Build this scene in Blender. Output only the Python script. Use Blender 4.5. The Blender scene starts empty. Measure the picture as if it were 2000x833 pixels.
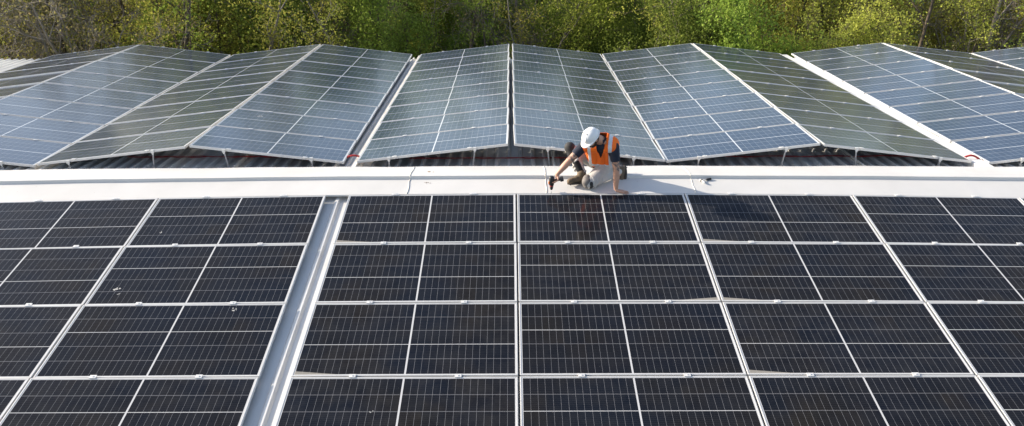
import bpy, math, random
import numpy as np
from mathutils import Vector, Matrix, Quaternion
random.seed(7)
rng = np.random.default_rng(11)
R_ = math.radians
scene = bpy.context.scene
COL = scene.collection

# ------------------------------------------------------------------ camera
F_PX, CX, CY = 1575.567, 1000.0, 416.5
CAM = Vector((-0.07325, -9.57875, 4.57643))
PITCH, YAW, ROLL = 0.46878, 0.00162, 0.00192
cp, sp = math.cos(PITCH), math.sin(PITCH)
fwd = Vector((math.sin(YAW)*cp, math.cos(YAW)*cp, -sp))
right = fwd.cross(Vector((0, 0, 1))).normalized()
down = fwd.cross(right)
c_, s_ = math.cos(ROLL), math.sin(ROLL)
camR = c_*right + s_*down
camD = -s_*right + c_*down
cam_data = bpy.data.cameras.new('camera')
cam = bpy.data.objects.new('camera', cam_data)
COL.objects.link(cam)
M = Matrix.Identity(4)
for i in range(3):
    M[i][0] = camR[i]; M[i][1] = -camD[i]; M[i][2] = -fwd[i]; M[i][3] = CAM[i]
cam.matrix_world = M
cam_data.sensor_width = 36.0
cam_data.lens = F_PX*36/2000
cam_data.clip_start = 0.1
cam_data.clip_end = 800
scene.camera = cam

def at(u, v, Y):
    """world point seen at pixel (u,v) of the 2000 px photo, at depth Y"""
    d = camR*((u-CX)/F_PX) + camD*((v-CY)/F_PX) + fwd
    t = (Y-CAM.y)/d.y
    return CAM + d*t

AN, AF = 0.10417, 0.10392            # roof pitches
PX, PR, GAP = 2.207, 1.122, 0.29
K = 1.06                             # size of the far panels against a 2.094 m module
YF, ZV, HP = CAM.y+(0.64376-CAM.y)*K, CAM.z+(0.19888-CAM.z)*K, 0.2498*K
def kx(x): return CAM.x+(x-CAM.x)*K
PW, PL = 2.187, 1.102                # near panel
FW, FL, FP = 2.094*K, 1.038*K, 1.058*K     # far panel, row pitch

# ------------------------------------------------------------------ helpers
def tag(o, label=None, cat=None, group=None, kind=None):
    if label: o['label'] = label
    if cat: o['category'] = cat
    if group: o['group'] = group
    if kind: o['kind'] = kind
    return o

def empty(name, loc=(0, 0, 0), rot=None):
    o = bpy.data.objects.new(name, None)
    o.empty_display_size = 0.1
    COL.objects.link(o)
    o.location = loc
    if rot is not None:
        o.rotation_mode = 'QUATERNION' if isinstance(rot, Quaternion) else 'XYZ'
        if isinstance(rot, Quaternion): o.rotation_quaternion = rot
        else: o.rotation_euler = rot
    return o

class MB:
    def __init__(self):
        self.v = []; self.f = []; self.mi = []
    def add(self, vs, fs, mi=0):
        b = len(self.v)
        self.v += [tuple(p) for p in vs]
        self.f += [tuple(i+b for i in f) for f in fs]
        self.mi += [mi]*len(fs)
        return self
    def box(self, x0, x1, y0, y1, z0, z1, mi=0):
        vs = [(x0,y0,z0),(x1,y0,z0),(x1,y1,z0),(x0,y1,z0),(x0,y0,z1),(x1,y0,z1),(x1,y1,z1),(x0,y1,z1)]
        fs = [(0,3,2,1),(4,5,6,7),(0,1,5,4),(1,2,6,5),(2,3,7,6),(3,0,4,7)]
        return self.add(vs, fs, mi)
    def tube(self, pts, rad, n=8, mi=0, cap=True):
        pts = [Vector(p) for p in pts]
        if not hasattr(rad, '__len__'): rad = [rad]*len(pts)
        vs = []; fs = []
        t0 = (pts[1]-pts[0]).normalized()
        a = t0.orthogonal().normalized()
        for i, p in enumerate(pts):
            if i == 0: t = t0
            elif i == len(pts)-1: t = (pts[i]-pts[i-1]).normalized()
            else:
                t = (pts[i+1]-pts[i-1])
                t = t.normalized() if t.length > 1e-9 else t0
            a = (a - t*a.dot(t))
            a = a.normalized() if a.length > 1e-6 else t.orthogonal().normalized()
            b = t.cross(a)
            for k in range(n):
                w = 2*math.pi*k/n
                vs.append(p + (a*math.cos(w)+b*math.sin(w))*rad[i])
        for i in range(len(pts)-1):
            for k in range(n):
                k2 = (k+1) % n
                fs.append((i*n+k, i*n+k2, (i+1)*n+k2, (i+1)*n+k))
        if cap:
            fs.append(tuple(reversed(range(n))))
            fs.append(tuple(range((len(pts)-1)*n, len(pts)*n)))
        return self.add(vs, fs, mi)
    def capsule(self, p, q, r1, r2=None, n=14, sx=None):
        """rounded cone p..q"""
        p = Vector(p); q = Vector(q)
        if r2 is None: r2 = r1
        d = q-p
        if d.length < 1e-5: d = Vector((0, 0, 1e-4))
        t = d.normalized()
        pts = []; rad = []
        for k in range(0, 5):
            w = math.pi/2*(k/4.0)
            pts.append(p - t*r1*math.cos(w)*0.999); rad.append(max(1e-4, r1*math.sin(w)))
        for k in range(0, 5):
            w = math.pi/2*(k/4.0)
            pts.append(q + t*r2*math.sin(w)*0.999); rad.append(max(1e-4, r2*math.cos(w)))
        return self.tube(pts, rad, n)
    def ell(self, c, ax, n=16, m=10):
        """ellipsoid, ax = three vectors"""
        c = Vector(c); A, B, Cc = [Vector(a) for a in ax]
        vs = [c+Cc]; fs = []
        for i in range(1, m):
            ph = math.pi*i/m
            for k in range(n):
                w = 2*math.pi*k/n
                vs.append(c + Cc*math.cos(ph) + (A*math.cos(w)+B*math.sin(w))*math.sin(ph))
        vs.append(c-Cc)
        for k in range(n):
            fs.append((0, 1+k, 1+(k+1) % n))
            fs.append((len(vs)-1, 1+(m-2)*n+(k+1) % n, 1+(m-2)*n+k))
        for i in range(m-2):
            for k in range(n):
                a = 1+i*n+k; b = 1+i*n+(k+1) % n
                fs.append((a, a+n, b+n, b))
        return self.add(vs, fs)
    def mesh(self, name, mats, smooth=False):
        me = bpy.data.meshes.new(name)
        me.from_pydata(self.v, [], self.f)
        for m in (mats if isinstance(mats, (list, tuple)) else [mats]):
            me.materials.append(m)
        me.polygons.foreach_set('material_index', self.mi)
        if smooth: me.polygons.foreach_set('use_smooth', [True]*len(me.polygons))
        me.update()
        return me
    def build(self, name, mats, parent=None, smooth=False):
        o = bpy.data.objects.new(name, self.mesh(name, mats, smooth))
        COL.objects.link(o)
        if parent: o.parent = parent
        return o

def obj(name, me, parent=None):
    o = bpy.data.objects.new(name, me)
    COL.objects.link(o)
    if parent: o.parent = parent
    return o

def copy_tree(o, parent=None):
    c = o.copy(); COL.objects.link(c)
    if parent: c.parent = parent
    for ch in [x for x in o.children]:
        copy_tree(ch, c)
    return c

def remesh(mb, voxel, smooth_it=6, fac=0.5):
    """union of overlapping closed shapes -> one continuous skin"""
    me = mb.mesh('tmp', [])
    o = bpy.data.objects.new('tmp', me); COL.objects.link(o)
    m = o.modifiers.new('r', 'REMESH'); m.mode = 'VOXEL'; m.voxel_size = voxel; m.use_smooth_shade = True
    s = o.modifiers.new('s', 'SMOOTH'); s.factor = fac; s.iterations = smooth_it
    dg = bpy.context.evaluated_depsgraph_get()
    out = bpy.data.meshes.new_from_object(o.evaluated_get(dg))
    bpy.data.objects.remove(o); bpy.data.meshes.remove(me)
    return out

# ------------------------------------------------------------------ materials
class N:
    """tiny node helper"""
    def __init__(self, name):
        self.m = bpy.data.materials.new(name); self.m.use_nodes = True
        self.t = self.m.node_tree; self.t.nodes.clear()
        self.out = self.t.nodes.new('ShaderNodeOutputMaterial')
    def n(self, typ, **kw):
        nd = self.t.nodes.new('ShaderNode'+typ)
        for k, v in kw.items():
            if k.startswith('i_'):
                nd.inputs[k[2:].replace('_', ' ')].default_value = v
            else: setattr(nd, k, v)
        return nd
    def l(self, a, b): self.t.links.new(a, b)
    def val(self, x, sock):
        if isinstance(x, (int, float)): sock.default_value = x
        elif isinstance(x, (tuple, list)): sock.default_value = tuple(x) + ((1,) if len(x) == 3 and len(sock.default_value) == 4 else ())
        else: self.l(x, sock)
    def math(self, op, a, b=0.0, c=None):
        nd = self.t.nodes.new('ShaderNodeMath'); nd.operation = op
        self.val(a, nd.inputs[0]); self.val(b, nd.inputs[1])
        if c is not None: self.val(c, nd.inputs[2])
        return nd.outputs[0]
    def mix(self, f, a, b):
        nd = self.t.nodes.new('ShaderNodeMix'); nd.data_type = 'RGBA'
        self.val(f, nd.inputs[0]); self.val(a, nd.inputs[6]); self.val(b, nd.inputs[7])
        return nd.outputs[2]
    def noise(self, scale, detail=3, vec=None, rough=0.5, dims='3D'):
        nd = self.t.nodes.new('ShaderNodeTexNoise'); nd.noise_dimensions = dims
        nd.inputs['Scale'].default_value = scale; nd.inputs['Detail'].default_value = detail
        nd.inputs['Roughness'].default_value = rough
        if vec is not None: self.l(vec, nd.inputs['Vector'])
        return nd.outputs['Fac']
    def ramp(self, f, a, b):
        """smooth 0..1 of f between a and b"""
        nd = self.t.nodes.new('ShaderNodeMapRange'); nd.clamp = True
        self.val(f, nd.inputs[0]); nd.inputs[1].default_value = a; nd.inputs[2].default_value = b
        return nd.outputs[0]
    def objc(self):
        return self.n('TexCoord').outputs['Object']
    def xyz(self, vec):
        s = self.n('SeparateXYZ'); self.l(vec, s.inputs[0]); return s.outputs
    def principled(self, col, rough=0.5, metal=0.0, spec=None, bump=None, bstr=0.3, bdist=0.01, ior=None):
        p = self.n('BsdfPrincipled')
        self.val(col, p.inputs['Base Color']); self.val(rough, p.inputs['Roughness']); self.val(metal, p.inputs['Metallic'])
        if spec is not None: p.inputs['Specular IOR Level'].default_value = spec
        if ior is not None: p.inputs['IOR'].default_value = ior
        if bump is not None:
            b = self.n('Bump'); b.inputs['Strength'].default_value = bstr; b.inputs['Distance'].default_value = bdist
            self.l(bump, b.inputs['Height']); self.l(b.outputs[0], p.inputs['Normal'])
        self.l(p.outputs[0], self.out.inputs[0])
        return p

def simple(name, col, rough=0.6, metal=0.0, var=0.12, scale=8, spec=None, bump=0.0, bscale=60):
    g = N(name); oc = g.objc()
    f = g.noise(scale, 4, oc)
    dark = tuple(c*(1-var) for c in col); lite = tuple(min(1, c*(1+var)) for c in col)
    c = g.mix(g.ramp(f, 0.3, 0.7), dark, lite)
    g.principled(c, rough, metal, spec, g.noise(bscale, 3, oc) if bump else None, bump or 0.1)
    return g.m

def near_cells(FLIP):
    g = N('dark_cells'); oc = g.objc(); x, y, z = g.xyz(oc)
    ax = g.math('ABSOLUTE', x)
    px = 0.0706; x0 = 0.0085
    u = g.math('DIVIDE', g.math('SUBTRACT', ax, x0), px)
    fu = g.math('FRACT', u)
    du = g.math('MULTIPLY', g.math('MINIMUM', fu, g.math('SUBTRACT', 1.0, fu)), px)    # metres to column line
    py = 0.2118
    w = g.math('ADD', g.math('DIVIDE', y, py), 2.5)
    fw = g.math('FRACT', w)
    dv = g.math('MULTIPLY', g.math('MINIMUM', fw, g.math('SUBTRACT', 1.0, fw)), py)
    lcol = g.math('LESS_THAN', du, 0.0010)
    # every third column line is brighter (three third-cells make one cell)
    lrow = g.math('LESS_THAN', dv, 0.0019)
    bus = g.math('LESS_THAN', g.math('ABSOLUTE', g.math('SUBTRACT', y, 0.5*py)), 0.0034)
    mid = g.math('LESS_THAN', ax, x0)
    edge = g.math('MAXIMUM', g.math('GREATER_THAN', ax, x0+15*px), g.math('GREATER_THAN', g.math('ABSOLUTE', y), 2.5*py))
    # fine busbars
    fb = g.math('FRACT', g.math('MULTIPLY', w, 9.0))
    fine = g.math('LESS_THAN', g.math('ABSOLUTE', g.math('SUBTRACT', fb, 0.5)), 0.05)
    # per-cell tint
    cmb = g.n('CombineXYZ')
    g.l(g.math('FLOOR', g.math('MULTIPLY', x, 1/(3*px))), cmb.inputs[0]); g.l(g.math('FLOOR', w), cmb.inputs[1])
    oi = g.n('ObjectInfo')
    g.l(g.math('MULTIPLY', oi.outputs['Random'], 91.0), cmb.inputs[2])
    wn = g.n('TexWhiteNoise'); g.l(cmb.outputs[0], wn.inputs['Vector'])
    geo = g.n('NewGeometry')
    big = g.noise(1.1, 3, geo.outputs['Position'])
    cell = g.mix(wn.outputs['Value'], (0.0070, 0.0078, 0.0105), (0.0135, 0.0115, 0.0100))
    cell = g.mix(g.ramp(big, 0.35, 0.65), cell, (0.0060, 0.0085, 0.0150))
    c = g.mix(g.math('MULTIPLY', fine, 0.12), cell, (0.16, 0.16, 0.17))
    c = g.mix(g.math('MULTIPLY', lcol, 0.5), c, (0.42, 0.42, 0.44))
    c = g.mix(g.math('MULTIPLY', lrow, 0.5), c, (0.42, 0.42, 0.44))
    c = g.mix(g.math('MAXIMUM', bus, g.math('MAXIMUM', mid, edge)), c, (0.52, 0.52, 0.52))
    # dust: faint film with streaks and specks
    dn = g.noise(5.0, 5, geo.outputs['Position'], 0.65)
    vo = g.n('TexVoronoi'); vo.inputs['Scale'].default_value = 9.0; g.l(geo.outputs['Position'], vo.inputs['Vector'])
    speck = g.math('LESS_THAN', vo.outputs['Distance'], 0.035)
    dust = g.math('ADD', g.math('MULTIPLY', g.ramp(dn, 0.35, 0.85), g.math('ADD', 0.016, g.math('MULTIPLY', oi.outputs['Random'], 0.030))), g.math('MULTIPLY', speck, 0.12))
    # settled dirt wedge on the lower edge
    t_ = g.math('SUBTRACT', g.math('MULTIPLY', ax, 0.105), 0.055)          # wedge height above the lip
    yb = g.math('SUBTRACT', 0.5405, g.math('ABSOLUTE', y))                 # distance from the lip
    wz = g.math('SUBTRACT', t_, yb)
    low = g.math('LESS_THAN', g.math('MULTIPLY', y, FLIP), 0.0)
    side = g.math('GREATER_THAN', x, 0.0)
    wedge = g.math('MULTIPLY', g.math('MULTIPLY', g.ramp(wz, 0.0, 0.004), side), low)
    wg = g.math('MULTIPLY', wedge, g.math('GREATER_THAN', oi.outputs['Random'], 0.35))
    c = g.mix(g.math('MAXIMUM', dust, g.math('MULTIPLY', wg, 0.6)), c, (0.42, 0.39, 0.34))
    rg = g.math('ADD', 0.07, g.math('MULTIPLY', dn, 0.10))
    g.principled(c, rg, 0, 0.11)
    return g.m

def far_cells():
    g = N('blue_cells'); oc = g.objc(); x, y, z = g.xyz(oc)
    ax = g.math('ABSOLUTE', x); ay = g.math('ABSOLUTE', y)
    x0 = 0.008; px = 0.0845*K; py = 0.1675*K; y0 = 0.002
    u = g.math('DIVIDE', g.math('SUBTRACT', ax, x0), px); fu = g.math('FRACT', u)
    du = g.math('MULTIPLY', g.math('MINIMUM', fu, g.math('SUBTRACT', 1.0, fu)), px)
    v = g.math('DIVIDE', g.math('SUBTRACT', ay, y0), py); fv = g.math('FRACT', v)
    dv = g.math('MULTIPLY', g.math('MINIMUM', fv, g.math('SUBTRACT', 1.0, fv)), py)
    l1 = g.math('LESS_THAN', du, 0.0016)
    l2 = g.math('LESS_THAN', dv, 0.0034)
    cen = g.math('LESS_THAN', ay, 0.0068)
    mid = g.math('LESS_THAN', ax, x0)
    edge = g.math('MAXIMUM', g.math('GREATER_THAN', ax, x0+12*px), g.math('GREATER_THAN', ay, y0+3*py))
    cmb = g.n('CombineXYZ')
    g.l(g.math('FLOOR', g.math('MULTIPLY', x, 1/px)), cmb.inputs[0]); g.l(g.math('FLOOR', g.math('MULTIPLY', y, 1/py)), cmb.inputs[1])
    oi = g.n('ObjectInfo'); g.l(g.math('MULTIPLY', oi.outputs['Random'], 57.0), cmb.inputs[2])
    wn = g.n('TexWhiteNoise'); g.l(cmb.outputs[0], wn.inputs['Vector'])
    cell = g.mix(wn.outputs['Value'], (0.011, 0.026, 0.058), (0.018, 0.036, 0.072))
    c = g.mix(g.math('MULTIPLY', l1, 0.42), cell, (0.5, 0.52, 0.54))
    c = g.mix(g.math('MULTIPLY', l2, 0.42), c, (0.5, 0.52, 0.54))
    c = g.mix(g.math('MULTIPLY', g.math('MAXIMUM', cen, g.math('MAXIMUM', mid, edge)), 0.9), c, (0.62, 0.64, 0.66))
    geo = g.n('NewGeometry')
    dn = g.noise(3.5, 5, geo.outputs['Position'], 0.6)
    c = g.mix(g.math('MULTIPLY', g.ramp(dn, 0.3, 0.8), g.math('ADD', 0.03, g.math('MULTIPLY', oi.outputs['Random'], 0.06))), c, (0.40, 0.39, 0.36))
    rg = g.math('ADD', 0.12, g.math('MULTIPLY', dn, 0.08))
    g.principled(c, rg, 0, 0.62)
    return g.m

MAT = {}
MAT['ncell'] = near_cells(1.0); MAT['ncellf'] = near_cells(-1.0)
MAT['fcell'] = far_cells()
MAT['alu'] = simple('anodised_aluminium', (0.63, 0.62, 0.60), 0.45, 0.25, 0.06, 3)
MAT['clamp'] = simple('clamp_metal', (0.66, 0.65, 0.63), 0.5, 0.2, 0.1, 20)
MAT['zinc'] = simple('galvanised_bracket', (0.36, 0.36, 0.36), 0.5, 0.4, 0.2, 30)
MAT['white'] = simple('white_droppings', (0.40, 0.39, 0.37), 0.8, 0, 0.3, 60)

def cap_paint():
    g = N('ridge_paint'); geo = g.n('NewGeometry'); P = geo.outputs['Position']
    a = g.noise(0.9, 4, P, 0.6); b = g.noise(14, 4, P, 0.7)
    c = g.mix(g.ramp(a, 0.3, 0.7), (0.57, 0.555, 0.525), (0.64, 0.625, 0.60))
    c = g.mix(g.math('MULTIPLY', g.ramp(b, 0.55, 0.8), 0.12), c, (0.50, 0.47, 0.42))
    vo = g.n('TexVoronoi'); vo.inputs['Scale'].default_value = 5.0; g.l(P, vo.inputs['Vector'])
    sp_ = g.math('MULTIPLY', g.math('LESS_THAN', vo.outputs['Distance'], 0.03), 0.5)
    c = g.mix(sp_, c, (0.35, 0.30, 0.22))
    bn = g.noise(2.2, 2, P)
    g.principled(c, 0.55, 0, 0.35, bn, 0.15, 0.03)
    return g.m
MAT['cap'] = cap_paint()
MAT['flash'] = simple('white_flashing', (0.76, 0.74, 0.70), 0.5, 0, 0.08, 2.5)

MAT['mud'] = simple('dried_mud', (0.26, 0.19, 0.12), 0.9, 0, 0.3, 60)
MAT['flashg'] = simple('cream_flashing', (0.60, 0.57, 0.52), 0.6, 0, 0.15, 3)
def roof_paint(name, ca, cb, dirt):
    g = N(name); geo = g.n('NewGeometry'); P = geo.outputs['Position']
    mp = g.n('Mapping'); mp.inputs['Scale'].default_value = (6, 0.6, 6); g.l(P, mp.inputs['Vector'])
    st = g.noise(1.6, 5, mp.outputs[0], 0.6); a = g.noise(1.3, 4, P)
    c = g.mix(g.ramp(a, 0.3, 0.7), ca, cb)
    c = g.mix(g.math('MULTIPLY', g.ramp(st, 0.45, 0.75), 0.35), c, dirt)
    g.principled(c, 0.5, 0.1, 0.4)
    return g.m
MAT['roof'] = roof_paint('grey_steel_sheet', (0.76, 0.745, 0.71), (0.84, 0.825, 0.79), (0.58, 0.53, 0.47))
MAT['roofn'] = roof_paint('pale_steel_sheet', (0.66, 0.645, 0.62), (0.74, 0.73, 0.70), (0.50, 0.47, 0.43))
MAT['wall'] = simple('wall_cladding', (0.40, 0.41, 0.40), 0.6, 0, 0.1, 2)
MAT['red'] = simple('red_plastic', (0.42, 0.025, 0.02), 0.45, 0, 0.2, 20)
MAT['reddk'] = simple('dull_red_cable', (0.30, 0.02, 0.018), 0.5, 0, 0.3, 10)
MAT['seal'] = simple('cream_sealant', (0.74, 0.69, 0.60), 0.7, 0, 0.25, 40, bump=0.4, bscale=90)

def tree_bark(name, a, b):
    g = N(name); oc = g.objc()
    mp = g.n('Mapping'); mp.inputs['Scale'].default_value = (6, 6, 1.2); g.l(oc, mp.inputs['Vector'])
    f = g.noise(3, 5, mp.outputs[0], 0.7)
    g.principled(g.mix(g.ramp(f, 0.3, 0.7), a, b), 0.9, 0, 0.2, f, 0.6, 0.03)
    return g.m
def leafmat(name, a, b, c3):
    g = N(name); oc = g.objc(); oi = g.n('ObjectInfo')
    f = g.noise(2.2, 4, oc, 0.7); f2 = g.noise(11, 2, oc)
    col = g.mix(g.ramp(f, 0.35, 0.68), a, b)
    col = g.mix(g.math('MULTIPLY', g.ramp(f2, 0.5, 0.7), 0.6), col, c3)
    hs = g.n('HueSaturation'); g.l(col, hs.inputs['Color'])
    g.l(g.math('ADD', 0.485, g.math('MULTIPLY', oi.outputs['Random'], 0.03)), hs.inputs['Hue'])
    g.l(g.math('ADD', 0.92, g.math('MULTIPLY', oi.outputs['Random'], 0.42)), hs.inputs['Value'])
    d = g.n('BsdfDiffuse'); t = g.n('BsdfTranslucent'); m = g.n('MixShader'); m.inputs[0].default_value = 0.42
    g.l(hs.outputs[0], d.inputs[0]); g.l(hs.outputs[0], t.inputs[0])
    g.l(d.outputs[0], m.inputs[1]); g.l(t.outputs[0], m.inputs[2]); g.l(m.outputs[0], g.out.inputs[0])
    return g.m
MAT['bark'] = tree_bark('brown_bark', (0.060, 0.046, 0.034), (0.17, 0.135, 0.10))
MAT['barkg'] = tree_bark('grey_bark', (0.14, 0.12, 0.095), (0.32, 0.28, 0.23))
MAT['leaf_y'] = leafmat('yellow_green_leaves', (0.25, 0.25, 0.045), (0.42, 0.41, 0.08), (0.55, 0.53, 0.13))
MAT['leaf_g'] = leafmat('fresh_green_leaves', (0.17, 0.225, 0.04), (0.31, 0.38, 0.065), (0.42, 0.48, 0.10))
MAT['leaf_d'] = leafmat('dark_green_leaves', (0.11, 0.155, 0.034), (0.20, 0.27, 0.052), (0.32, 0.38, 0.08))
MAT['leaf_b'] = leafmat('brownish_buds', (0.20, 0.16, 0.08), (0.32, 0.29, 0.12), (0.38, 0.42, 0.10))

# ------------------------------------------------------------------ building
def zwarp(x, s):
    # the long ridge is not dead straight: it dips a little away from the middle
    d = min(abs(x-0.4), 8.0)
    return -0.0022*d*d*max(0.0, 1-s/4.0)
def near_z(Y): return math.tan(AN)*Y
b = empty('farm_building', (0, 4, -6.2))
tag(b, 'low pitched building with ribbed grey metal roof and white ridge cap carrying all the panels', 'building')
def bpart(mb, name, mat, smooth=False, parent=None):
    # vertices are given in world space, building origin is offset
    off = Vector((0, 4, -6.2))
    mb.v = [(p[0]-off.x, p[1]-off.y, p[2]-off.z) for p in mb.v]
    return mb.build(name, mat, parent or b, smooth)
def ribs_sheet(xs0, xs1, pitch, top, side, h, y0, z0, y1, z1, ny, wob=0.0, x_off=0.0):
    """trapezoid sheet, ribs along Y; z given at rib foot"""
    prof = []
    x = xs0 + x_off
    prof.append((xs0, 0))
    while x < xs1-pitch:
        prof += [(x, 0), (x+side, h), (x+side+top, h), (x+2*side+top, 0)]
        x += pitch
    prof.append((xs1, 0))
    vs = []; fs = []
    n = len(prof)
    for j in range(ny+1):
        t = j/ny
        for (px_, pz) in prof:
            vs.append((px_, y0+(y1-y0)*t, z0+(z1-z0)*t+pz))
    for j in range(ny):
        for i in range(n-1):
            a = j*n+i
            fs.append((a, a+1, a+n+1, a+n))
    return MB().add(vs, fs)
X0, X1 = -15.0, 16.0
YR = YF + 8*FP*math.cos(AF) + 0.16
def far_roof(Y): return -0.079 - math.tan(AF)*Y   # rib foot
sh = ribs_sheet(X0, X1, 0.185, 0.032, 0.022, 0.045, 0.62, far_roof(0.62), YR, far_roof(YR), 4, x_off=0.06)
bpart(sh, 'roof_sheet', MAT['roof'])
# near slope: wide trapezoid ribs, one shows in the gap between the panel blocks
def near_roof(Y): return near_z(Y) - 0.080
ribc = -PX-GAP+0.095
sh = MB()
x_off = (ribc-X0) % 0.333
prof_pitch = 0.333
sh = ribs_sheet(X0, X1, 0.333, 0.034, 0.026, 0.030, 0.38, near_roof(0.38), -7.4, near_roof(-7.4), 12, x_off=x_off)
sh.v = [(p[0], p[1], p[2]+zwarp(p[0], max(0, -p[1]))) for p in sh.v]
sh.f = [tuple(reversed(f)) for f in sh.f]
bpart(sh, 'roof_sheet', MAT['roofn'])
# walls
wl = MB()
zb = -6.2
wl.add([(X0+.1, YR-.25, zb), (X1-.1, YR-.25, zb), (X1-.1, YR-.25, far_roof(YR)-.03), (X0+.1, YR-.25, far_roof(YR)-.03)], [(0, 1, 2, 3)])
wl.add([(X0+.1, -7.2, zb), (X1-.1, -7.2, zb), (X1-.1, -7.2, near_roof(-7.2)-.03), (X0+.1, -7.2, near_roof(-7.2)-.03)], [(3, 2, 1, 0)])
for xx in (X0+.1, X1-.1):
    wl.add([(xx, -7.2, zb), (xx, YR-.25, zb), (xx, YR-.25, far_roof(YR)-.03), (xx, .5, far_roof(.5)-.03), (xx, .37, near_roof(.37)-.03), (xx, -7.2, near_roof(-7.2)-.03)], [(0, 1, 2, 3, 4, 5)])
bpart(wl, 'wall', MAT['wall'])

# ridge cap: near flange, small step, far flange; overlapping lengths with sealed seams
capY = [(0.018, -0.022), (0.020, -0.001), (0.10, 0.0085), (0.22, 0.0225), (0.33, 0.034), (0.400, 0.042), (0.407, 0.083), (0.55, 0.060), (0.75, 0.019), (0.96, -0.028), (1.0, -0.037), (1.004, -0.085)]
def cap_sag(x): return -0.0016*(x-0.6)**2 if abs(x-0.6) < 6 else -0.0576-0.002*(abs(x-.6)-6)
seams = [X0, -8.2, at(797, 352, .2).x, at(1067, 352, .2).x, at(1352, 352, .3).x, at(1872, 352, .3).x, 9.2, X1]
for i in range(len(seams)-1):
    a, c = seams[i], seams[i+1]+(0.05 if i < len(seams)-2 else 0)
    nx = max(4, int((c-a)/0.12)); vs = []; fs = []
    for k in range(nx+1):
        x = a+(c-a)*k/nx
        for j, (yy, zz) in enumerate(capY):
            wob = 0.0015*math.sin(x*2.1+i)+0.001*math.sin(x*5.3+j*.2)
            if j in (0, 1): wob *= 0.3
            lip = 0.012*math.sin(x*3.3+1.0)*math.sin(x*1.1) if j >= 8 else 0
            vs.append((x+0, yy+lip*.8, zz+wob+0.0022*(i % 2)*0+0.0015*i*0+(0.0016 if k < 2 and i else 0)+0.006+zwarp(x, 0)*(1-.7*min(1, max(0, yy/.6)))))
    n = len(capY)
    for k in range(nx):
        for j in range(n-1):
            fs.append((k*n+j, (k+1)*n+j, (k+1)*n+j+1, k*n+j+1))
    cp_ = bpart(MB().add(vs, fs), 'ridge_cap', MAT['cap'])
    if 0 < i:
        pts = []
        rr = []
        for j in range(1, 10):
            yy, zz = capY[j]
            pts.append((a+0.006*math.sin(j*2.3+i), yy, zz+0.0085+zwarp(a, 0)*(1-.7*min(1, yy/.6)))); rr.append(0.0045+0.0025*abs(math.sin(j*1.7+i)))
        if i != 5 : bpart(MB().tube(pts, rr, 6), 'sealant_bead', MAT['seal'], True)
# raised white flashings running up the far slope in the two wide gaps
def strip(xc, w0, w1, h, mat):
    vs = []; fs = []
    for Y in (0.95, YR):
        z = far_roof(Y)
        vs += [(xc-w1/2, Y, z-0.01), (xc-w0/2, Y, z+h), (xc+w0/2, Y, z+h), (xc+w1/2, Y, z-0.01)]
    fs = [(0, 1, 2, 3), (7, 6, 5, 4), (0, 4, 5, 1), (1, 5, 6, 2), (2, 6, 7, 3)]
    return bpart(MB().add(vs, fs), 'flashing_strip', mat)
strip(kx(-2.225), 0.060, 0.085, 0.10, MAT['flashg'])
strip(kx(6.405), 0.195, 0.215, 0.10, MAT['flash'])

# ------------------------------------------------------------------ panels
def frame_mb(W, L, lip, th):
    m = MB(); w, l = W/2, L/2
    # outer skin with tiny chamfer, built as a ring profile
    ring = [(0.0, -th), (0.0, -0.0015), (0.0015, 0.0), (lip, 0.0), (lip, -0.0025), (lip, -th+0.002)]
    vs = []; fs = []
    for (ins, z) in ring:
        for (sx, sy) in ((-1, -1), (1, -1), (1, 1), (-1, 1)):
            vs.append((sx*(w-ins), sy*(l-ins), z))
    for r in range(len(ring)):
        r2 = (r+1) % len(ring)
        for k in range(4):
            k2 = (k+1) % 4
            fs.append((r*4+k, r*4+k2, r2*4+k2, r2*4+k))
    return m.add(vs, fs)
def sheet_mb(W, L, lip):
    w, l = W/2-lip+0.004, L/2-lip+0.004
    return MB().box(-w, w, -l, l, -0.009, -0.003)
def clamp_mb(cx, cy):
    m = MB()
    m.box(cx-.032, cx+.032, cy-.022, cy+.022, 0.001, 0.007)
    m.box(cx-.010, cx+.010, cy-.007, cy+.007, -0.030, 0.001)
    m.tube([(cx, cy, 0.007), (cx, cy, 0.013)], 0.008, 8)
    return m
nf = frame_mb(PW, PL, 0.0125, 0.035).mesh('frame', MAT['alu'])
ns = sheet_mb(PW, PL, 0.0125).mesh('cell_sheet', MAT['ncell'])
ff = frame_mb(FW, FL, 0.012, 0.035).mesh('frame', MAT['alu'])
fs_ = sheet_mb(FW, FL, 0.012).mesh('cell_sheet', MAT['fcell'])
nsf = sheet_mb(PW, PL, 0.0125).mesh('cell_sheet', MAT['ncellf'])
ncl = [clamp_mb(x, PL/2+0.010).mesh('clamp', MAT['clamp']) for x in (-0.50, 0.52)]
fcl = [clamp_mb(x, FL/2+0.010).mesh('clamp', MAT['clamp']) for x in (-0.55, 0.55)]

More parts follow.
